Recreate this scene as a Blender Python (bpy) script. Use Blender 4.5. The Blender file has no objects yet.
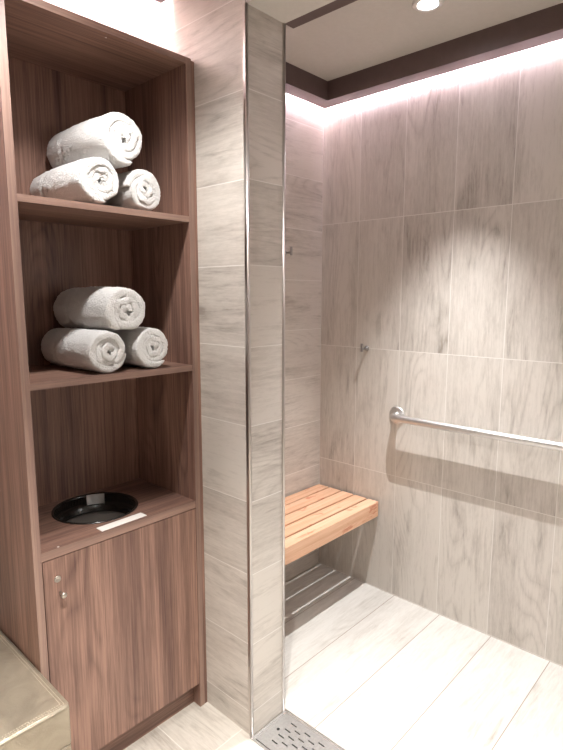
import bpy, bmesh, math, random
from math import sin, cos, pi, radians, sqrt
from mathutils import Vector, Matrix, noise

scene = bpy.context.scene
COL = scene.collection
# metres; x to the shower wall, y to the back wall, z up.  Camera stands over the origin.
UW, VS, UP, UJ, VJ, VC = 2.20, 1.754, 1.1235, 1.278, 1.1702, 1.3996
ZF, ZC, ZS, ZB = 0.0, 2.425, 2.246, 2.342
UL, VF = -0.62, -1.0

# ------------------------------------------------------------------ node helper
class NT:
    def __init__(s, name):
        s.m = bpy.data.materials.new(name); s.m.use_nodes = True
        s.t = s.m.node_tree; s.b = s.t.nodes['Principled BSDF']
    def n(s, typ, **kw):
        nd = s.t.nodes.new(typ)
        for k, v in kw.items(): setattr(nd, k, v)
        return nd
    def l(s, a, b): s.t.links.new(a, b)
    def put(s, sock, v):
        if hasattr(v, 'is_output'): s.l(v, sock)
        else: sock.default_value = v
    def math(s, op, a, b=None, c=None, clamp=False):
        nd = s.n('ShaderNodeMath', operation=op); nd.use_clamp = clamp
        s.put(nd.inputs[0], a)
        if b is not None: s.put(nd.inputs[1], b)
        if c is not None: s.put(nd.inputs[2], c)
        return nd.outputs[0]
    def comb(s, x, y, z):
        nd = s.n('ShaderNodeCombineXYZ')
        for i, v in enumerate((x, y, z)): s.put(nd.inputs[i], v)
        return nd.outputs[0]
    def sep(s, v):
        nd = s.n('ShaderNodeSeparateXYZ'); s.l(v, nd.inputs[0]); return nd.outputs
    def noise(s, vec, scale=1, detail=3, rough=.5, dist=0):
        nd = s.n('ShaderNodeTexNoise'); s.l(vec, nd.inputs['Vector'])
        nd.inputs['Scale'].default_value = scale; nd.inputs['Detail'].default_value = detail
        nd.inputs['Roughness'].default_value = rough; nd.inputs['Distortion'].default_value = dist
        return nd.outputs['Fac']
    def rng(s, v, a, b, c=0., d=1.):
        nd = s.n('ShaderNodeMapRange', interpolation_type='SMOOTHSTEP'); s.put(nd.inputs[0], v)
        for i, q in enumerate((a, b, c, d)): nd.inputs[1 + i].default_value = q
        return nd.outputs[0]
    def mix(s, f, a, b, bt='MIX'):
        nd = s.n('ShaderNodeMix', data_type='RGBA', blend_type=bt)
        s.put(nd.inputs[0], f)
        for i, v in ((6, a), (7, b)):
            if hasattr(v, 'is_output'): s.l(v, nd.inputs[i])
            else: nd.inputs[i].default_value = (*v, 1)
        return nd.outputs[2]
    def ramp(s, f, stops):
        nd = s.n('ShaderNodeValToRGB'); s.l(f, nd.inputs[0]); e = nd.color_ramp.elements
        while len(e) < len(stops): e.new(.5)
        for i, (p, c) in enumerate(stops): e[i].position = p; e[i].color = (*c, 1)
        return nd.outputs[0]
    def bump(s, h, strength=.2, dist=.001):
        nd = s.n('ShaderNodeBump'); nd.inputs['Strength'].default_value = strength
        nd.inputs['Distance'].default_value = dist; s.l(h, nd.inputs['Height']); s.l(nd.outputs[0], s.b.inputs['Normal'])
    def pos(s):
        return s.sep(s.n('ShaderNodeTexCoord').outputs['Object'])

def simple(name, c, rough=.5, metal=0., emit=None, es=1., coat=0., nscale=0, namt=.1):
    N = NT(name); b = N.b
    b.inputs['Base Color'].default_value = (*c, 1); b.inputs['Roughness'].default_value = rough
    b.inputs['Metallic'].default_value = metal; b.inputs['Coat Weight'].default_value = coat
    if emit: b.inputs['Emission Color'].default_value = (*emit, 1); b.inputs['Emission Strength'].default_value = es
    if nscale:
        tc = N.n('ShaderNodeTexCoord').outputs['Object']
        f = N.noise(tc, nscale, 4, .6)
        N.l(N.mix(N.rng(f, .3, .7), [x * (1 - namt) for x in c], [min(1, x * (1 + namt)) for x in c]), b.inputs['Base Color'])
        N.bump(f, .1, .0006)
    return N.m

def tile_mat(name, A, B, a0, La, b0, Wb, light, dark, grout, rough=.42, seed=0., gw=.0015, contrast=1., shift=0.):
    """wood-look porcelain: grain runs along axis A, tiles La x Wb"""
    N = NT(name); p = N.pos(); a, b = p[A], p[B]
    tb = N.math('DIVIDE', N.math('SUBTRACT', b, b0), Wb); ib = N.math('FLOOR', tb)
    ta = N.math('DIVIDE', N.math('SUBTRACT', a, a0), La)
    if shift: ta = N.math('ADD', ta, N.math('MULTIPLY', ib, shift))
    ia = N.math('FLOOR', ta)
    wn = N.n('ShaderNodeTexWhiteNoise', noise_dimensions='3D')
    N.l(N.comb(ia, ib, seed), wn.inputs['Vector']); r = N.sep(wn.outputs['Color'])
    ox, oy, oz = [N.math('MULTIPLY', r[i], 40.) for i in range(3)]
    def V(sa, sb): return N.comb(N.math('MULTIPLY_ADD', a, sa, ox), N.math('MULTIPLY_ADD', b, sb, oy), oz)
    broad = N.noise(V(1.0, 4.), 1.2, 2, .5, .5)
    streak = N.noise(V(2.4, 22.), 1.5, 6, .68, 1.1)
    patch = N.rng(N.noise(V(2.2, 7.), 1.3, 3, .55, .8), .47, .68)
    fine = N.noise(V(9, 120.), 1., 5, .75, .5)
    spk = N.noise(V(30, 110.), 1., 3, .7, .3)
    ringn = N.noise(V(.9, 4.0), 1.25, 1.2, .4, .12)
    ring = N.math('ABSOLUTE', N.math('SINE', N.math('MULTIPLY', ringn, 58.)))
    ring = N.math('POWER', ring, .6)
    mask = N.rng(N.noise(V(1.2, 2.6), 1.1, 1, .5, 0), .55, .63)
    st = N.rng(streak, .36, .68)
    f = N.math('MULTIPLY_ADD', N.rng(broad, .36, .66), .20, N.math('MULTIPLY', st, .15))
    f = N.math('MULTIPLY_ADD', N.math('MULTIPLY', patch, N.math('MULTIPLY_ADD', st, .8, .2)), .38, f)
    f = N.math('MULTIPLY_ADD', N.rng(fine, .3, .7), .24, f)
    f = N.math('MULTIPLY_ADD', N.rng(spk, .35, .75), .14, f)
    rg = N.math('MULTIPLY', N.math('SUBTRACT', .62, ring), mask)
    f = N.math('MULTIPLY_ADD', rg, .32, f)
    kn = N.n('ShaderNodeTexVoronoi'); kn.inputs['Scale'].default_value = 1.; N.l(V(1.6, 3.4), kn.inputs['Vector'])
    kd = N.math('MULTIPLY', N.rng(kn.outputs['Distance'], .02, .085, 1., 0.), N.rng(broad, .5, .6))
    f = N.math('MULTIPLY_ADD', kd, .30, f)
    f = N.math('MULTIPLY_ADD', N.math('SUBTRACT', r[0], .42), .26, f)
    f = N.math('MULTIPLY_ADD', N.math('SUBTRACT', f, .42), contrast, .42, clamp=True)
    mid = [(x * .55 + y * .45) for x, y in zip(light, dark)]
    c = N.ramp(f, [(.22, light), (.62, mid), (1.05 - .05, dark)])
    # joints
    fb = N.math('MULTIPLY', N.math('FRACT', tb), Wb); fa = N.math('MULTIPLY', N.math('FRACT', ta), La)
    d = N.math('MINIMUM', N.math('MINIMUM', fb, N.math('SUBTRACT', Wb, fb)), N.math('MINIMUM', fa, N.math('SUBTRACT', La, fa)))
    g = N.rng(d, gw * .6, gw * 1.3, 1., 0.)
    N.l(N.mix(g, c, grout), N.b.inputs['Base Color'])
    N.b.inputs['Roughness'].default_value = rough
    h = N.math('SUBTRACT', N.math('MULTIPLY', N.math('ADD', streak, fine), .25), g)
    N.bump(h, .25, .0012)
    return N.m

def wood_mat(name, A, light, dark, rough=.42, ring=.5, B=None, seed=0., wide=7., knots=False):
    """laminate / timber with grain along axis A of the object's own coordinates"""
    N = NT(name); p = N.pos(); a = p[A]; o = [i for i in range(3) if i != A]
    rnd = N.math('MULTIPLY', N.n('ShaderNodeObjectInfo').outputs['Random'], 23.)
    def V(sa, sb): return N.comb(N.math('MULTIPLY_ADD', a, sa, rnd), N.math('MULTIPLY_ADD', p[o[0]], sb, seed), N.math('MULTIPLY_ADD', p[o[1]], sb, rnd))
    broad = N.noise(V(.45, wide), 1.3, 2, .5, .15)
    streak = N.noise(V(.9, 34.), 1.3, 5, .65, .4)
    fine = N.noise(V(3., 150.), 1., 4, .75, .2)
    rn = N.noise(V(.9, 4.6), 1.2, 1.5, .4, .15)
    rg = N.math('ABSOLUTE', N.math('SINE', N.math('MULTIPLY', rn, 85.)))
    mask = N.rng(N.noise(V(.8, 3.5), 1.3, 1, .5, 0), .54, .64)
    f = N.math('MULTIPLY_ADD', N.rng(broad, .34, .66), .26, N.math('MULTIPLY', N.rng(streak, .34, .68), .36))
    f = N.math('MULTIPLY_ADD', N.rng(fine, .32, .68), .42, f)
    f = N.math('MULTIPLY_ADD', N.math('MULTIPLY', N.math('SUBTRACT', .55, rg), mask), ring * .55, f, clamp=True)
    mid = [(x * .5 + y * .5) for x, y in zip(light, dark)]
    c = N.ramp(f, [(.15, light), (.52, mid), (1., dark)])
    if knots:
        k = N.noise(V(7., 16.), 1.5, 3, .6, .6)
        c = N.mix(N.math('MULTIPLY', N.rng(k, .60, .70), .75), c, (.50, .14, .07))
    N.l(c, N.b.inputs['Base Color']); N.b.inputs['Roughness'].default_value = rough
    N.bump(N.math('ADD', streak, fine), .12, .0006)
    return N.m

# ------------------------------------------------------------------ colours
TL, TD, GR = (.635, .585, .53), (.31, .268, .23), (.75, .715, .67)
SX, SD = (.58, .555, .515), (.33, .295, .255)
M = {}
M['tile_right'] = tile_mat('wood_look_tile_upright', 2, 1, .604 - .6, .6, VS - .2366 * 20 - .0005, .2379 * .9975, TL, TD, GR, seed=3.)
M['tile_back'] = tile_mat('wood_look_tile_level', 0, 2, -.2, 2.4, .084 - .0, .2408, TL, TD, GR, seed=8.)
M['tile_part'] = tile_mat('wood_look_tile_stub', 1, 2, -.6, 1.77, .0862, .2428, TL, TD, GR, seed=12.)
M['tile_jamb'] = tile_mat('wood_look_tile_jamb', 0, 2, .5, 1.2, .0862, .2428, TL, TD, GR, seed=17.)
M['tile_floor_s'] = tile_mat('pale_plank_floor_tile', 0, 1, 1.0, 2.4, 1.754 - .2385 * 10, .2385, SX, SD, (.27, .22, .18), rough=.5, seed=22., contrast=.9, gw=.0017)
M['tile_floor_l'] = tile_mat('greige_plank_floor_tile', 1, 0, 1.2165 - 1.2, 1.2, .935 - .24 * 4, .24, (.58, .53, .47), (.32, .275, .235), (.68, .64, .58), rough=.5, seed=31., shift=.5)
M['plaster'] = simple('cream_ceiling_paint', (.66, .62, .565), .8, nscale=60, namt=.02)
M['white_wall'] = simple('pale_wall_paint', (.52, .50, .475), .8, nscale=40, namt=.02)
M['brown_paint'] = simple('brown_coving_paint', (.125, .082, .075), .45, nscale=30, namt=.05)
M['led'] = simple('led_strip_diffuser', (1, 1, 1), .5, emit=(1., .82, .97), es=36.)
M['led2'] = simple('led_strip_diffuser_bright', (1, 1, 1), .5, emit=(1., .88, .96), es=55.)
M['lens'] = simple('lit_lens', (1, 1, 1), .3, emit=(.93, .93, 1.), es=30.)
M['white_trim'] = simple('white_enamel', (.80, .77, .73), .35)
M['chrome'] = simple('polished_trim_metal', (.60, .56, .53), .28, 1.)
M['steel'] = simple('brushed_steel', (.68, .665, .65), .36, 1., nscale=90, namt=.04)
M['hook_steel'] = simple('satin_dark_steel', (.36, .34, .33), .30, 1.)
M['steel_dull'] = simple('drain_steel', (.34, .325, .31), .45, .6, nscale=120, namt=.10)
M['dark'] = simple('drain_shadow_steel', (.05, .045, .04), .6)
M['nickel'] = simple('nickel', (.55, .51, .46), .35, 1.)
WL, WD = (.37, .215, .16), (.098, .048, .038)
M['wood_v'] = wood_mat('walnut_laminate_upright', 2, WL, WD)
M['wood_h'] = wood_mat('walnut_laminate_level', 0, (.33, .192, .142), (.085, .042, .034), wide=9.)
M['wood_e'] = wood_mat('walnut_edge_banding', 2, (.36, .235, .185), (.21, .125, .10), wide=20., ring=0)
M['wood_eh'] = wood_mat('walnut_edge_banding_level', 0, (.35, .22, .17), (.20, .12, .095), wide=20., ring=0)
M['gap'] = simple('cabinet_joint', (.03, .02, .025), .7)
M['bench_wood'] = wood_mat('oiled_bench_timber', 0, (.76, .485, .325), (.56, .29, .165), wide=10., ring=.35, rough=.45, knots=True)
M['black'] = simple('black_plastic', (.012, .011, .010), .22, coat=.3)
M['black_floor'] = simple('dull_black_rubber', (.17, .15, .135), .5)
M['label'] = simple('white_label_plastic', (.78, .74, .70), .4)
M['keyhole'] = simple('keyhole_dark', (.02, .02, .02), .6)

def towel_material():
    N = NT('white_terry_cloth'); tc = N.n('ShaderNodeTexCoord').outputs['Object']
    f = N.noise(tc, 300., 2, .7); g = N.noise(tc, 150., 3, .7)
    N.b.inputs['Base Color'].default_value = (.86, .84, .815, 1)
    N.b.inputs['Roughness'].default_value = .95
    N.b.inputs['Sheen Weight'].default_value = .35; N.b.inputs['Sheen Roughness'].default_value = .6
    N.b.inputs['Subsurface Weight'].default_value = .0
    N.bump(N.math('ADD', f, g), .9, .006)
    return N.m
M['towel'] = towel_material()
def gold_material():
    N = NT('champagne_metallic_leather'); tc = N.n('ShaderNodeTexCoord').outputs['Object']
    f = N.noise(tc, 9., 4, .6, .8); g = N.noise(tc, 260., 2, .6)
    N.l(N.mix(N.rng(f, .3, .7), (.34, .295, .225), (.46, .40, .31)), N.b.inputs['Base Color'])
    N.b.inputs['Metallic'].default_value = .6; N.b.inputs['Roughness'].default_value = .33
    N.bump(N.math('MULTIPLY_ADD', g, .15, f), .5, .006)
    return N.m
M['gold'] = gold_material()
M['gold_thread'] = simple('champagne_stitching', (.62, .55, .43), .45, .4)

# ------------------------------------------------------------------ mesh helpers
def box(bm, x0, y0, z0, x1, y1, z1, mi=0):
    vs = [bm.verts.new(c) for c in [(x0, y0, z0), (x1, y0, z0), (x1, y1, z0), (x0, y1, z0), (x0, y0, z1), (x1, y0, z1), (x1, y1, z1), (x0, y1, z1)]]
    fs = [bm.faces.new([vs[i] for i in q]) for q in [(3, 2, 1, 0), (4, 5, 6, 7), (0, 1, 5, 4), (1, 2, 6, 5), (2, 3, 7, 6), (3, 0, 4, 7)]]
    for f in fs: f.material_index = mi
    return fs
def bevel(bm, w, seg=2):
    bmesh.ops.bevel(bm, geom=bm.edges[:] + bm.verts[:], offset=w, segments=seg, profile=.5, affect='EDGES', clamp_overlap=True)
def lathe(bm, prof, mat=Matrix(), seg=40, mi=0, closed=False):
    """prof: (r, h) pairs about local z"""
    rings = []
    for r, h in prof:
        if r < 1e-6: rings.append([bm.verts.new(mat @ Vector((0, 0, h)))])
        else: rings.append([bm.verts.new(mat @ Vector((r * cos(2 * pi * i / seg), r * sin(2 * pi * i / seg), h))) for i in range(seg)])
    pairs = list(zip(rings, rings[1:])) + ([(rings[-1], rings[0])] if closed else [])
    for a, b in pairs:
        for i in range(seg):
            j = (i + 1) % seg
            if len(a) == 1 and len(b) == 1: continue
            if len(a) == 1: q = (a[0], b[j], b[i])
            elif len(b) == 1: q = (a[i], a[j], b[0])
            else: q = (a[i], a[j], b[j], b[i])
            f = bm.faces.new(q); f.material_index = mi; f.smooth = True
def tube(bm, pts, rad, seg=20, cap=True):
    pts = [Vector(p) for p in pts]; n = len(pts); rings = []
    rs = rad if isinstance(rad, (list, tuple)) else [rad] * n
    t0 = (pts[1] - pts[0]).normalized(); ref = Vector((0, 0, 1)) if abs(t0.z) < .9 else Vector((1, 0, 0))
    nx = t0.cross(ref).normalized()
    for i in range(n):
        t = (pts[min(i + 1, n - 1)] - pts[max(i - 1, 0)]).normalized()
        nx = (nx - t * nx.dot(t)).normalized(); ny = t.cross(nx)
        rings.append([bm.verts.new(pts[i] + (nx * cos(2 * pi * k / seg) + ny * sin(2 * pi * k / seg)) * rs[i]) for k in range(seg)])
    for a, b in zip(rings, rings[1:]):
        for k in range(seg):
            f = bm.faces.new((a[k], a[(k + 1) % seg], b[(k + 1) % seg], b[k])); f.smooth = True
    if cap:
        bm.faces.new(rings[0][::-1]); bm.faces.new(rings[-1])
def link(name, bm, mats, parent=None, off=(0, 0, 0)):
    """bm is in world metres; `off` = where the owning thing stands"""
    bmesh.ops.recalc_face_normals(bm, faces=bm.faces[:])
    me = bpy.data.meshes.new(name)
    if any(off): bmesh.ops.translate(bm, verts=bm.verts[:], vec=-Vector(off))
    bm.to_mesh(me); bm.free()
    for m in (mats if isinstance(mats, (list, tuple)) else [mats]): me.materials.append(M[m] if isinstance(m, str) else m)
    o = bpy.data.objects.new(name, me); COL.objects.link(o)
    if parent: o.parent = parent
    return o
def tag(o, label=None, cat=None, group=None, kind=None):
    if label: o['label'] = label
    if cat: o['category'] = cat
    if group: o['group'] = group
    if kind: o['kind'] = kind
    return o
def root(name, loc, label, cat, group=None):
    o = bpy.data.objects.new(name, None); COL.objects.link(o); o.location = loc; o.empty_display_size = .05
    return tag(o, label, cat, group)
def bb(name, boxes, mat, parent=None, off=(0, 0, 0), bev=0., seg=2):
    bm = bmesh.new()
    for b in boxes: box(bm, *b)
    if bev: bevel(bm, bev, seg)
    return link(name, bm, mat, parent, off)
def struct(name, boxes, mat, parent=None, bev=0., label=None):
    o = bb(name, boxes, mat, parent, bev=bev)
    if parent is None: tag(o, kind='structure')
    if label: o['label'] = label
    return o

# ------------------------------------------------------------------ the room
T = .12
bm = bmesh.new()
DU0, DU1, DV1, DV0 = 1.114, 1.292, 1.1702, .10           # linear drain opening
box(bm, UL - T, VF - T, -.10, DU0, VS + T, 0, 1)
box(bm, DU0, DV1, -.10, DU1, VS + T, 0, 1)
box(bm, DU0, VF - T, -.10, DU1, DV0, 0, 1)
box(bm, DU0, DV0, -.10, DU1, DV1, -.05, 1)
box(bm, DU1, VF - T, -.10, UW + T, VS + T, 0, 0)
tag(link('floor', bm, ['tile_floor_s', 'tile_floor_l']), 'wood-look plank tiles, pale in the shower and greige before the cabinet', kind='structure')
struct('wall_right', [(UW, VF, 0, UW + T, VS, 2.6)], 'tile_right', label='shower wall of tall upright wood-look tiles')
struct('wall_back', [(UL, VS, 0, UW + T, VS + T, 2.6)], 'tile_back', label='back wall of level wood-look planks')
struct('wall_left', [(UL - T, VF, 0, UL, VS, 2.6)], 'white_wall')
struct('wall_front', [(UL - T, VF - T, 0, UW + T, VF, 2.6)], 'white_wall')
bm = bmesh.new()
for f in box(bm, UP, VJ, 0, UJ, VS, 2.6):
    f.material_index = 1 if abs(f.calc_center_median().y - VJ) < 1e-4 else 0
tag(link('wall_middle', bm, ['tile_part', 'tile_jamb']), 'tiled stub wall between the cabinet and the shower', kind='structure')
# ceilings
bm = bmesh.new()
box(bm, UL, VF, 2.6, UW + T, VS + T, 2.7)
box(bm, 1.318, VF, ZC, UW, VS, 2.6)                       # shower ceiling
box(bm, UP, VF, ZS, UJ, VJ, 2.6)                          # bulkhead above the threshold
box(bm, UL, VF, ZB + .012, 1.0, 1.43, 2.6)                # dressing side
tag(link('ceiling', bm, 'plaster'), kind='structure')
# brown coving boards
struct('trim_1', [(2.092, VF, ZB, 2.171, VS - .108, ZC)], 'brown_paint', label='brown coving board along the shower wall')
struct('trim_2', [(1.318, VS - .108, ZB, 2.171, VS - .029, ZC)], 'brown_paint', label='brown coving board along the back shower wall')
struct('trim_3', [(UJ, VF, ZS, 1.318, VJ, ZC), (UJ + .0, VJ, ZB, 1.318, VS - .108, ZC)], 'brown_paint', label='brown header board over the shower threshold')
struct('trim_4', [(1.0, VF, ZB, 1.083, 1.505, 2.40), (UL, 1.43, ZB, 1.0, 1.505, 2.40)], 'brown_paint', label='brown coving board above the cabinet')
# metal tile-edge profiles
def lprofile(name, x0, y0, sx, label):
    bm = bmesh.new()
    tube(bm, [(x0, y0, .002), (x0, y0, ZS - .001)], .0052, 14)
    a, b = sorted((x0, x0 + sx * .006)); box(bm, a, VJ - .0022, .002, b, VJ + .001, ZS - .001)
    return tag(link(name, bm, 'chrome'), label, kind='structure')
lprofile('trim_5', UP, VJ, 1, 'chrome edge profile on the cabinet side of the stub wall')
lprofile('trim_6', UJ - .001, VJ, -1, 'chrome edge profile on the shower side of the stub wall')
# slim flange of the outer profile on the side face
struct('trim_7', [(UP - .0022, VJ + .002, .002, UP + .001, VJ + .013, ZS + .2)], 'chrome', label='chrome flange on the side face of the stub wall')
# LED strips in the coves
def led(name, boxes, mat, label):
    return tag(bb(name, boxes, mat), label, 'light strip', 'cove light strips')
led('light_strip', [(2.172, VF + .02, 2.362, 2.176, VS - .035, 2.380)], 'led', 'pinkish white light strip glowing above the tall shower wall')
led('light_strip', [(UJ + .05, VS - .0285, 2.362, 2.165, VS - .0245, 2.380)], 'led', 'pinkish white light strip glowing above the shower bench wall')
led('light_strip', [(UL + .02, 1.506, 2.358, 1.05, 1.514, 2.390)], 'led2', 'white light strip glowing above the towel cabinet')

# ------------------------------------------------------------------ storage cabinet
C0, C1, CB = .5483, 1.1100, 1.7500
ul1, ur1 = .5695, 1.0908
off = (.83, 1.575, 0)
cab = root('storage_cabinet', off, 'tall walnut-veneer cabinet with open shelves above one door, against the tiled stub wall', 'cabinet')
def P(name, boxes, mat, bev=0.0006, parent=cab): return bb(name, boxes, mat, parent, off, bev)
def panel(name, b, matf, mate, parent=cab):
    """a board whose front face carries lighter edge banding"""
    bm = bmesh.new()
    for f in box(bm, *b):
        if abs(f.calc_center_median().y - b[1]) < 1e-5: f.material_index = 1
    return link(name, bm, [matf, mate], parent, off)
panel('side_panel', (C0, VC, .0, ul1, CB, 2.163), 'wood_v', 'wood_e')
panel('side_panel', (ur1, VC, .0, C1, CB, 2.163), 'wood_v', 'wood_e')
panel('filler_strip', (C1 + .0008, VC + .0015, 0, UP - .0005, VC + .03, 2.158), 'wood_v', 'wood_v')
panel('top_panel', (ul1 + .0005, VC + .0005, 2.144, ur1 - .0005, CB, 2.163), 'wood_h', 'wood_eh')
panel('shelf', (ul1 + .0005, VC + .001, 1.681, ur1 - .0005, CB - .012, 1.699), 'wood_h', 'wood_eh')
panel('shelf', (ul1 + .0005, VC + .001, 1.212, ur1 - .0005, CB - .012, 1.231), 'wood_h', 'wood_eh')
P('back_panel', [(ul1 + .0005, CB - .0115, .02, ur1 - .0005, CB, 2.1435)], 'wood_v', 0)
# counter with a round opening
def counter():
    cx, cy, R = .832, 1.592, .128
    x0, x1, y0, y1 = ul1 + .0005, ur1 - .0005, VC + .001, CB - .012
    bm = bmesh.new(); n = 64; top = {}; 
    per = []
    for i in range(n):
        a = 2 * pi * (i + .5) / n; dx, dy = cos(a), sin(a)
        tx = ((x1 - cx) if dx > 0 else (x0 - cx)) / dx; ty = ((y1 - cy) if dy > 0 else (y0 - cy)) / dy
        t = min(tx, ty); per.append((cx + dx * t, cy + dy * t))
    # snap nearest to the corners
    for c in ((x0, y0), (x1, y0), (x1, y1), (x0, y1)):
        k = min(range(n), key=lambda i: (per[i][0] - c[0]) ** 2 + (per[i][1] - c[1]) ** 2); per[k] = c
    L = {}
    for z in (.7455, .770):
        L[z] = ([bm.verts.new((cx + R * cos(2 * pi * (i + .5) / n), cy + R * sin(2 * pi * (i + .5) / n), z)) for i in range(n)],
                [bm.verts.new((*per[i], z)) for i in range(n)])
    for i in range(n):
        j = (i + 1) % n
        for z in L: bm.faces.new((L[z][0][i], L[z][0][j], L[z][1][j], L[z][1][i]))
        bm.faces.new((L[.7455][0][i], L[.7455][0][j], L[.770][0][j], L[.770][0][i]))
        f = bm.faces.new((L[.7455][1][i], L[.7455][1][j], L[.770][1][j], L[.770][1][i]))
        if abs(f.calc_center_median().y - y0) < 1e-4: f.material_index = 1
    o = link('countertop', bm, ['wood_h', 'wood_eh'], cab, off)
counter()
door = panel('door', (ul1 + .0028, VC + .0005, .0935, ur1 - .0022, VC + .0195, .7425), 'wood_v', 'wood_v')
P('toe_kick', [(ul1 + .0005, 1.437, 0, ur1 - .0005, 1.455, .10)], 'wood_h', 0)
P('carcass_floor', [(ul1 + .0005, VC + .022, .0955, ur1 - .0005, CB - .012, .115)], 'wood_h', 0)
def facing(x, y, z): return Matrix.Translation((x, y, z)) @ Matrix.Rotation(pi / 2, 4, 'X')   # local z -> -y
bm = bmesh.new(); lathe(bm, [(0, 0), (.0085, 0), (.0095, .001), (.009, .003), (.0065, .004), (.0045, .0015), (0, .0015)], facing(.609, VC + .0005, .683), 28)
lk = link('lock', bm, 'nickel', door, off); lk['label'] = 'small round nickel lock'
bm = bmesh.new(); box(bm, .6065, VC - .0030, .6815, .6115, VC - .0022, .6845); link('keyhole', bm, 'keyhole', door, off) if False else bm.free()
bm = bmesh.new()
lathe(bm, [(0, 0), (.0045, 0), (.004, .004), (.0035, .014), (.005, .017), (.0078, .019), (.0082, .022), (.006, .0245), (0, .025)], facing(.6155, VC + .0005, .640), 28)
kb = link('knob', bm, 'nickel', door, off); kb['label'] = 'small round nickel door knob'
for x, y, z0, z1 in ((.620, 1.407, .770, .7706), (.842, 1.425, 2.1434, 2.144)):
    bm = bmesh.new(); lathe(bm, [(0, z0), (.0028, z0), (.0028, z1), (0, z1)], Matrix.Translation((x, y, 0)), 16)
    link('screw_cap', bm, 'label', cab, off)['label'] = 'tiny white screw cap'
# label plate, slightly turned, at the front of the counter
bm = bmesh.new(); box(bm, -.078, -.0165, 0, .078, .0165, .0022); bevel(bm, .0008, 1)
bmesh.ops.transform(bm, matrix=Matrix.Translation((.829, 1.426, .7702)) @ Matrix.Rotation(.03, 4, 'Z'), verts=bm.verts[:])
link('label_plate', bm, 'label', cab, off)['label'] = 'white plastic label strip'

# ------------------------------------------------------------------ bin ring set in the counter
bx, by = .832, 1.592
rb = root('waste_bin', (bx, by, .1155), 'round black waste bin liner ring sunk in the cabinet countertop', 'bin')
bm = bmesh.new(); bo = (bx, by, .1155)
lathe(bm, [(.124, .768), (.1255, .7712), (.1285, .7735), (.1325, .7735), (.1345, .7705), (.1345, .7702), (.1272, .7702), (.1272, .7), (.1235, .7)], Matrix.Translation((bx, by, 0)), 72, closed=True)
link('rim', bm, 'black', rb, bo)
bm = bmesh.new(); w = .1232
lathe(bm, [(w, .767), (.118, .722), (.112, .715), (.112, .712), (.121, .712), (w + .0004, .74)], Matrix.Translation((bx, by, 0)), 72, closed=True)
link('funnel', bm, 'black', rb, bo)
bm = bmesh.new()
lathe(bm, [(0, .7085), (.1, .710), (.112, .7118), (.112, .700), (.10, .12), (.0, .1155)], Matrix.Translation((bx, by, 0)), 64)
link('lid_plate', bm, 'black_floor', rb, bo)['label'] = 'dull dark grey inner plate'
bm = bmesh.new(); a0, a1 = radians(48), radians(76); n = 10; V = []
for i in range(n + 1):
    a = a0 + (a1 - a0) * i / n
    V.append([bm.verts.new((bx + r * cos(a), by + r * sin(a), z)) for r, z in ((.1222, .772), (.1236, .7722), (.1188, .738), (.1176, .738))])
for p_, q_ in zip(V, V[1:]):
    for k in range(4): bm.faces.new((p_[k], q_[k], q_[(k + 1) % 4], p_[(k + 1) % 4]))
bm.faces.new(V[0]); bm.faces.new(V[-1])
link('clip', bm, 'steel', rb, bo)['label'] = 'grey metal clip inside the ring'

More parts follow.
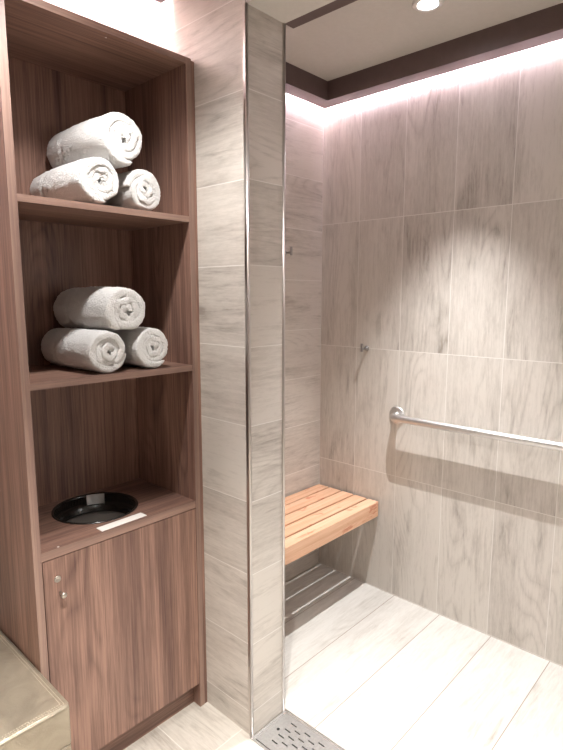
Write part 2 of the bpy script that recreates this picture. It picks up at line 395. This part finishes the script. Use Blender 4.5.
# ------------------------------------------------------------------ rolled towels
def towel(x, zc, R, y0, L, seed, label, group, turns=3.1, rear=1., sag=0., squash=1., ph=0., tail=.0, yaw=0., rearz=0.):
    """strip of cloth rolled along y; y0 = front end, L = length"""
    rnd = random.Random(seed)
    pitch = R / (turns + .12); h0 = pitch * .50
    NS, NT_ = 230, 54
    bm = bmesh.new(); th1 = turns * 2 * pi
    cl = []
    for i in range(NS + 1):
        s = i / NS; th = (s ** .62) * th1 if False else s * th1
        r = pitch * .20 + (R - h0 - pitch * .20) * (th / th1)
        cl.append((th, r))
    ends = [(.012 * noise.noise(Vector((cl[i][0] * .55, seed * 3.1, .3))), .012 * noise.noise(Vector((cl[i][0] * .5, seed * 1.7, 9.3)))) for i in range(NS + 1)]
    sd = Vector((seed * 7.3, seed * 2.1, seed * 4.7))
    cap = 7
    rings = []
    for j in range(NT_ + 1):
        # axial parameter with dense ends
        e = h0 * 1.7
        if j <= cap: q = j / cap; prof = sqrt(max(0, 1 - (1 - q) ** 2)); ax = ('f', e * (1 - cos(q * pi / 2)) if False else e * q ** 2 * .0 + e * (1 - sqrt(max(0, 1 - q * q))))
        elif j >= NT_ - cap: q = (NT_ - j) / cap; prof = sqrt(max(0, 1 - (1 - q) ** 2)); ax = ('b', e * (1 - sqrt(max(0, 1 - q * q))))
        else: prof = 1.; ax = ('m', (j - cap) / (NT_ - 2 * cap))
        outer, inner = [], []
        for i, (th, r) in enumerate(cl):
            s = i / NS
            f0, b0 = ends[i][0] * .7 + .002 * (1 - s) ** 2, L + ends[i][1] - .01 * (1 - s)
            if ax[0] == 'f': y = f0 + ax[1]
            elif ax[0] == 'b': y = b0 - ax[1]
            else: y = f0 + e + (b0 - f0 - 2 * e) * ax[1]
            t = y / L
            edge = 1.
            if s > .955: edge = sqrt(max(.0, 1 - ((s - .955) / .045) ** 2)) * .8 + .2 * (1 - (s - .955) / .045)
            h = h0 * max(prof, .05) * max(edge, .06) * .99
            # big shape: slow lumps, a cinched crease near the rear and a looser rear end
            a = th + ph
            k = 1 + .045 * noise.noise(Vector((cos(a) * 1.1, sin(a) * 1.1, y * 9)) + sd)
            k += .025 * noise.noise(Vector((cos(a) * 3, sin(a) * 3, y * 16)) + sd)
            g = math.exp(-((t - .70) / .022) ** 2); k -= .11 * g * (.3 + .7 * s)
            k *= 1 - (1 - rear) * min(1, max(0, (t - .60) / .4)) 
            frontround = min(1, max(0, (.10 - t) / .10)); k *= 1 - .06 * frontround ** 2 * s
            rw = pitch * .30 * noise.noise(Vector((cos(a) * 1.6 + seed, sin(a) * 1.6, s * 4 + y * 3)))  # wobble of the layers
            rw *= min(1, 2.2 * (1 - s))
            for lst, sg in ((outer, 1), (inner, -1)):
                fz = .0024 * noise.noise(Vector((a * 9, y * 260, sg * 3 + seed)))
                rr = (r + rw) * k + sg * (h + (fz + .0016 * noise.noise(Vector((a * 24, y * 520, seed)))) * prof)
                if tail and s > .93 and sg > 0: rr += 0
                X, Z = rr * cos(a), rr * sin(a) * squash
                floor_ = -R * .96
                if Z < floor_: Z = floor_ + (Z - floor_) * .15
                Y = y
                # overall sag / rear droop
                Z += rearz * max(0, t - .45) ** 1.5
                lst.append(bm.verts.new((X + yaw * y, Y, Z)))
        rings.append(outer + inner[::-1])
    m = len(rings[0])
    for p_, q_ in zip(rings, rings[1:]):
        for k in range(m):
            f = bm.faces.new((p_[k], p_[(k + 1) % m], q_[(k + 1) % m], q_[k])); f.smooth = True
    for rg, rev in ((rings[0], 0), (rings[-1], 1)):
        n2 = m // 2
        for k in range(n2 - 1):
            f = bm.faces.new((rg[k], rg[k + 1], rg[m - 2 - k], rg[m - 1 - k])); f.smooth = True
    zmin = min(v.co.z for v in bm.verts)
    o = link('rolled_towel', bm, 'towel')
    o.location = (x, y0, zc)
    tag(o, label, 'towel', group)
    return o, zmin
S1, S2 = 1.699, 1.231
def seat(o, z, zmin): o.location.z = z - zmin + .0004
g1, g2 = 'rolled towels on the upper shelf', 'rolled towels on the lower shelf'
o, z = towel(.806, 0, .0700, 1.412, .300, 1, 'rolled white towel at the left of the upper shelf, carrying the top one', g1, ph=-2.1, rear=.80, yaw=-.07); seat(o, S1, z)
o, z = towel(.946, 0, .0670, 1.414, .270, 2, 'rolled white towel at the right of the upper shelf, partly behind its neighbours', g1, ph=2.4, rear=.95, yaw=-.02); seat(o, S1, z)
o, z = towel(.880, 1.891, .0800, 1.410, .300, 3, 'rolled white towel on top of the upper shelf stack', g1, ph=-1.2, rear=.86, yaw=-.08, turns=3.0)
o, z = towel(.803, 0, .0690, 1.412, .275, 4, 'rolled white towel at the left of the lower shelf, under the top one', g2, ph=-.8, rear=.93, yaw=-.08); seat(o, S2, z)
o, z = towel(.951, 0, .0690, 1.408, .270, 5, 'rolled white towel at the right of the lower shelf, nearest the tiled wall', g2, ph=-1.5, rear=.95, yaw=-.02); seat(o, S2, z)
o, z = towel(.868, 1.4100, .0770, 1.410, .285, 6, 'rolled white towel on top of the lower shelf stack', g2, ph=-.2, rear=.96, yaw=-.08, turns=2.7)

# ------------------------------------------------------------------ gold upholstered seat
gx0, gx1, gy0, gy1, gz = UL + .01, .5435, 1.222, VS - .006, .440
go = (0., 1.48, 0)
gr = root('upholstered_bench', go, 'low champagne-gold leather bench seat beside the walnut cabinet', 'bench')
def soft_box(x0, y0, z0, x1, y1, z1, bev, amp, nx=40, ny=24, seed=0):
    bm = bmesh.new(); box(bm, x0, y0, z0, x1, y1, z1)
    bmesh.ops.bevel(bm, geom=bm.edges[:], offset=bev, segments=4, profile=.5, affect='EDGES')
    bmesh.ops.subdivide_edges(bm, edges=[e for e in bm.edges if e.calc_length() > .1], cuts=24, use_grid_fill=True)
    bm.normal_update()
    for v in bm.verts:
        if v.normal.z > .8:
            ex = min(v.co.x - x0, x1 - v.co.x, v.co.y - y0, y1 - v.co.y)
            v.co.z += (amp * noise.noise(Vector((v.co.x * 7, v.co.y * 16, seed))) + .004) * min(1, max(0, ex / .05)) 
        elif v.normal.y < -.8:
            v.co.y += .002 * noise.noise(Vector((v.co.x * 9, v.co.z * 12, seed + 5)))
    for f in bm.faces: f.smooth = True
    return bm
link('cushion', soft_box(gx0, gy0, .33, gx1, gy1, gz, .007, .004), 'gold', gr, go)
link('front_panel', soft_box(gx0 + .002, gy0 + .003, .0, gx1 - .001, gy1, .3295, .004, 0., seed=3), 'gold', gr, go) 
def rr_path(x0, y0, x1, y1, z, r=.012):
    return [(x0, y0, z), (x1 - r, y0, z), (x1 - r * .3, y0 + r * .3, z), (x1, y0 + r, z), (x1, y1, z)]
bm = bmesh.new(); tube(bm, rr_path(gx0 + .01, gy0 + .0015, gx1 - .0012, gy1 - .01, gz - .0035), .0034, 10); link('piping', bm, 'gold', gr, go)
bm = bmesh.new()
for d in (.010, .017):
    pts = rr_path(gx0 + .01, gy0 + d, gx1 - d, gy1 - .02, gz + .0005, .004)
    for p_, q_ in zip(pts, pts[1:]):
        p_, q_ = Vector(p_), Vector(q_); Ln = (q_ - p_).length; n = max(1, int(Ln / .0065))
        for k in range(n):
            a = p_.lerp(q_, (k + .15) / n); b_ = p_.lerp(q_, (k + .75) / n)
            a.z = b_.z = gz + .0014
            tube(bm, [a, b_], .0008, 5)
tag(link('stitching', bm, 'gold_thread', gr, go), kind='stuff')
bm = bmesh.new(); tube(bm, rr_path(gx0 + .01, gy0 + .0005, gx1 - .0006, gy1 - .01, .3298), .0022, 8); link('seam', bm, 'gold', gr, go)

# ------------------------------------------------------------------ folding timber shower seat
sx0, sx1, sy0, sy1, sz, sb = 1.300, 2.186, 1.373, 1.746, .4600, .3850
so = (1.743, 1.56, .385)
sr = root('shower_seat', so, 'slatted honey-coloured timber shower bench mounted below the corner', 'bench')
edges_ = [sy0, 1.434, 1.514, 1.592, 1.672, sy1]
gp = .0085
for i in range(5):
    y0 = edges_[i] + (0 if i == 0 else gp); y1 = edges_[i + 1] - (0 if i == 4 else gp * .2)
    if i == 0: continue
    bb('slat', [(sx0, y0, sz - .018, sx1, y1, sz)], 'bench_wood', sr, so, .0015)
bb('front_rail', [(sx0, sy0, sb, sx1, edges_[1] - gp * .2, sz)], 'bench_wood', sr, so, .002)['label'] = 'deep front board of the seat'
for x in (1.40, 1.735, 2.10):
    if x > 2: continue
    bb('batten', [(x - .016, edges_[1] + .002, sz - .052, x + .016, sy1, sz - .0185)], 'bench_wood', sr, so, .001)
bb('wall_rail', [(sx0 + .02, sy1 + .0005, sb + .012, sx1 - .5, VS - .0005, sz - .03)], 'steel', sr, so, .0006)

# ------------------------------------------------------------------ grab bar
bz, bu, br, bv0, bv1 = .9005, 2.142, .0165, .22, 1.293
ro = (UW, (bv0 + bv1) / 2, bz)
gb = root('grab_bar', ro, 'long brushed steel grab bar on the upright-tiled shower wall', 'grab bar')
pts = [(UW - .006, bv1, bz)]
rc = .034
pts.append((bu + rc, bv1, bz))
for k in range(1, 9):
    a = pi / 2 * k / 8; pts.append((bu + rc - rc * sin(a), bv1 - rc + rc * cos(a), bz))
for k in range(7, 0, -1):
    a = pi / 2 * k / 8; pts.append((bu + rc - rc * sin(a), bv0 + rc - rc * cos(a), bz))
pts += [(bu + rc, bv0, bz), (UW - .006, bv0, bz)]
bm = bmesh.new(); tube(bm, pts, br, 28); link('bar', bm, 'steel', gb, ro)
for v in (bv1, bv0):
    mt = Matrix.Translation((UW - .0004, v, bz)) @ Matrix.Rotation(-pi / 2, 4, 'Y')
    bm = bmesh.new(); lathe(bm, [(0, 0), (.041, 0), (.0415, .002), (.040, .005), (.035, .0075), (.022, .0088), (.0172, .0092), (.0168, .011), (0, .011)], mt, 44)
    link('flange', bm, 'steel', gb, ro)

# ------------------------------------------------------------------ robe hooks
def hook(loc, rz, label):
    r = root('robe_hook', loc, label, 'hook', 'steel robe hooks in the shower'); r.rotation_euler = (0, 0, rz)
    F = Matrix.Rotation(pi / 2, 4, 'X')     # local z -> -y
    bm = bmesh.new(); lathe(bm, [(0, 0), (.0125, 0), (.013, .0015), (.0125, .004), (.008, .009), (.0055, .014), (0, .014)], F, 28); o1 = link('wall_plate', bm, 'hook_steel')
    bm = bmesh.new(); tube(bm, [(0, -.0135, 0), (0, -.042, 0)], .0048, 16); o2 = link('stem', bm, 'hook_steel')
    bm = bmesh.new(); box(bm, -.0055, -.0475, -.0135, .0055, -.0405, .0265); bevel(bm, .0015, 2); o3 = link('prong', bm, 'hook_steel')
    for o in (o1, o2, o3): o.parent = r
    return r
hook((1.917, VS - .0004, 1.652), 0, 'small steel robe hook high on the level-plank wall above the bench')
hook((UW - .0004, 1.471, 1.203), -pi / 2, 'small steel robe hook on the tall-tile wall above the bench corner')

# ------------------------------------------------------------------ floor drain
do = (1.203, .635, 0)
dr = root('floor_drain', do, 'long stainless steel slotted floor drain across the shower threshold', 'drain')
d0, d1, e0, e1 = DU0 + .0005, DU1 - .0005, DV0 + .0005, DV1 - .0035
fw = .0115
bb('frame', [(d0, e0, -.045, d0 + .0025, e1, .0015), (d1 - .0025, e0, -.045, d1, e1, .0015),
             (d0 + .0025, e0, -.045, d1 - .0025, e0 + .0025, .0015), (d0 + .0025, e1 - .0025, -.045, d1 - .0025, e1, .0015),
             (d0 + .0025, e0 + .0025, -.006, d0 + fw, e1 - .0025, -.003), (d1 - fw, e0 + .0025, -.006, d1 - .0025, e1 - .0025, -.003),
             (d0 + fw, e0 + .0025, -.006, d1 - fw, e0 + fw, -.003), (d0 + fw, e1 - fw, -.006, d1 - fw, e1 - .0025, -.003)], 'steel', dr, do)
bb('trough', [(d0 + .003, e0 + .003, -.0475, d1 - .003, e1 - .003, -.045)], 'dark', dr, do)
g0, g1_, h0_, h1_ = d0 + fw + .001, d1 - fw - .001, e0 + fw + .001, e1 - fw - .001
bm = bmesh.new(); box(bm, g0, h0_, -.0045, g1_, h1_, .0010); bmesh.ops.recalc_face_normals(bm, faces=bm.faces[:])
plate = bpy.data.meshes.new('grate'); bm.to_mesh(plate); bm.free(); po = bpy.data.objects.new('grate_tmp', plate); COL.objects.link(po)
bm = bmesh.new()
v = 1.0985; row = 0
while v > h0_ + .03:
    for k in range(4 if row % 2 == 0 else 3):
        u = 1.1575 + .032 * k + (0 if row % 2 == 0 else .016)
        n = 6; w_, l_ = .0026, .0105
        ring_ = [(u + w_ * cos(pi * t_ / n), v + l_ + w_ * sin(pi * t_ / n)) for t_ in range(n + 1)] + [(u - w_ * cos(pi * t_ / n), v - l_ - w_ * sin(pi * t_ / n)) for t_ in range(n + 1)]
        lo = [bm.verts.new((x, y, -.02)) for x, y in ring_]; hi = [bm.verts.new((x, y, .02)) for x, y in ring_]
        bm.faces.new(lo[::-1]); bm.faces.new(hi)
        for t_ in range(len(lo)):
            q = (t_ + 1) % len(lo); bm.faces.new((lo[t_], lo[q], hi[q], hi[t_]))
    v -= .030; row += 1
lathe(bm, [(0, -.02), (.0058, -.02), (.0058, .02), (0, .02)], Matrix.Translation((1.205, 1.1265, 0)), 20)
bmesh.ops.recalc_face_normals(bm, faces=bm.faces[:])
cm = bpy.data.meshes.new('cut'); bm.to_mesh(cm); bm.free(); co = bpy.data.objects.new('cut', cm); COL.objects.link(co)
md = po.modifiers.new('b', 'BOOLEAN'); md.operation = 'DIFFERENCE'; md.object = co; md.solver = 'EXACT'
bpy.context.view_layer.update()
ev = po.evaluated_get(bpy.context.evaluated_depsgraph_get())
gm = bpy.data.meshes.new_from_object(ev); gm.name = 'grate'
bpy.data.objects.remove(po); bpy.data.objects.remove(co)
gm.transform(Matrix.Translation(-Vector(do))); gm.materials.clear(); gm.materials.append(M['steel_dull'])
for p_ in gm.polygons: p_.use_smooth = False; p_.material_index = 0
gt = bpy.data.objects.new('grate', gm); COL.objects.link(gt); gt.parent = dr
gt['label'] = 'slotted dull steel grate'

# ------------------------------------------------------------------ downlights
def downlight(x, y, z, label, power, color, size=.022, spot=170, blend=.6):
    r = root('ceiling_downlight', (x, y, z), label, 'downlight', 'recessed ceiling downlights')
    bm = bmesh.new(); lathe(bm, [(.032, -.0012), (.0335, -.0045), (.0375, -.0065), (.048, -.0055), (.0525, -.0015), (.0525, -.0002), (.032, -.0002)], Matrix(), 48, closed=True)
    o = link('trim_ring', bm, 'white_trim'); o.parent = r
    bm = bmesh.new(); lathe(bm, [(0, -.0010), (.0315, -.0010), (.0315, -.0003), (0, -.0003)], Matrix(), 40)
    o = link('lens', bm, 'lens'); o.parent = r; o['label'] = 'lit white lens'
    ld = bpy.data.lights.new('downlight_lamp', 'SPOT'); ld.energy = power; ld.color = color
    ld.shadow_soft_size = size; ld.spot_size = radians(spot); ld.spot_blend = blend
    lo = bpy.data.objects.new('downlight_lamp', ld); COL.objects.link(lo); lo.location = (x, y, z - .030)
    return r
downlight(1.789, .985, ZC, 'round white ceiling downlight lit above the shower floor', 100, (.98, .99, 1.), .006, 66, 1.)
downlight(.65, 1.12, ZB + .012, 'round white ceiling downlight in front of the towel cabinet, above the frame', 22, (1., .985, .965), .035, 125, .8)
downlight(.36, .46, ZB + .012, 'unseen fill downlight added over the dressing side', 128, (1., .985, .935), .03, 84, .8)  # added fill lamp out of view, brightens the cabinet door and floor
downlight(1.789, -.45, ZC, 'unseen fill downlight added at the near end of the shower', 27, (1., .985, .98), .05, 140, .9)  # added fill lamp out of view, lifts the upper shower wall

# ------------------------------------------------------------------ world, camera, view
w = bpy.data.worlds.new('world'); scene.world = w; w.use_nodes = True
w.node_tree.nodes['Background'].inputs[0].default_value = (.8, .76, .72, 1)
w.node_tree.nodes['Background'].inputs[1].default_value = .3
cd = bpy.data.cameras.new('camera'); cam = bpy.data.objects.new('camera', cd); COL.objects.link(cam)
cd.sensor_fit = 'HORIZONTAL'; cd.sensor_width = 36; cd.lens = 543.597 / 563 * 36; cd.clip_start = .05
yaw, pitch, roll = radians(42.7197), radians(-8.28169), radians(.0486)
f = Vector((cos(yaw) * cos(pitch), sin(yaw) * cos(pitch), sin(pitch))); r = Vector((sin(yaw), -cos(yaw), 0)); u = r.cross(f)
r2 = r * cos(roll) + u * sin(roll); u2 = r2.cross(f)
mw = Matrix((r2, u2, -f)).transposed().to_4x4(); mw.translation = (0, 0, 1.45324); cam.matrix_world = mw
scene.camera = cam
vs_ = scene.view_settings; vs_.view_transform = 'Standard'; vs_.look = 'None'; vs_.gamma = 1; vs_.use_curve_mapping = False
vs_.exposure = 1.27
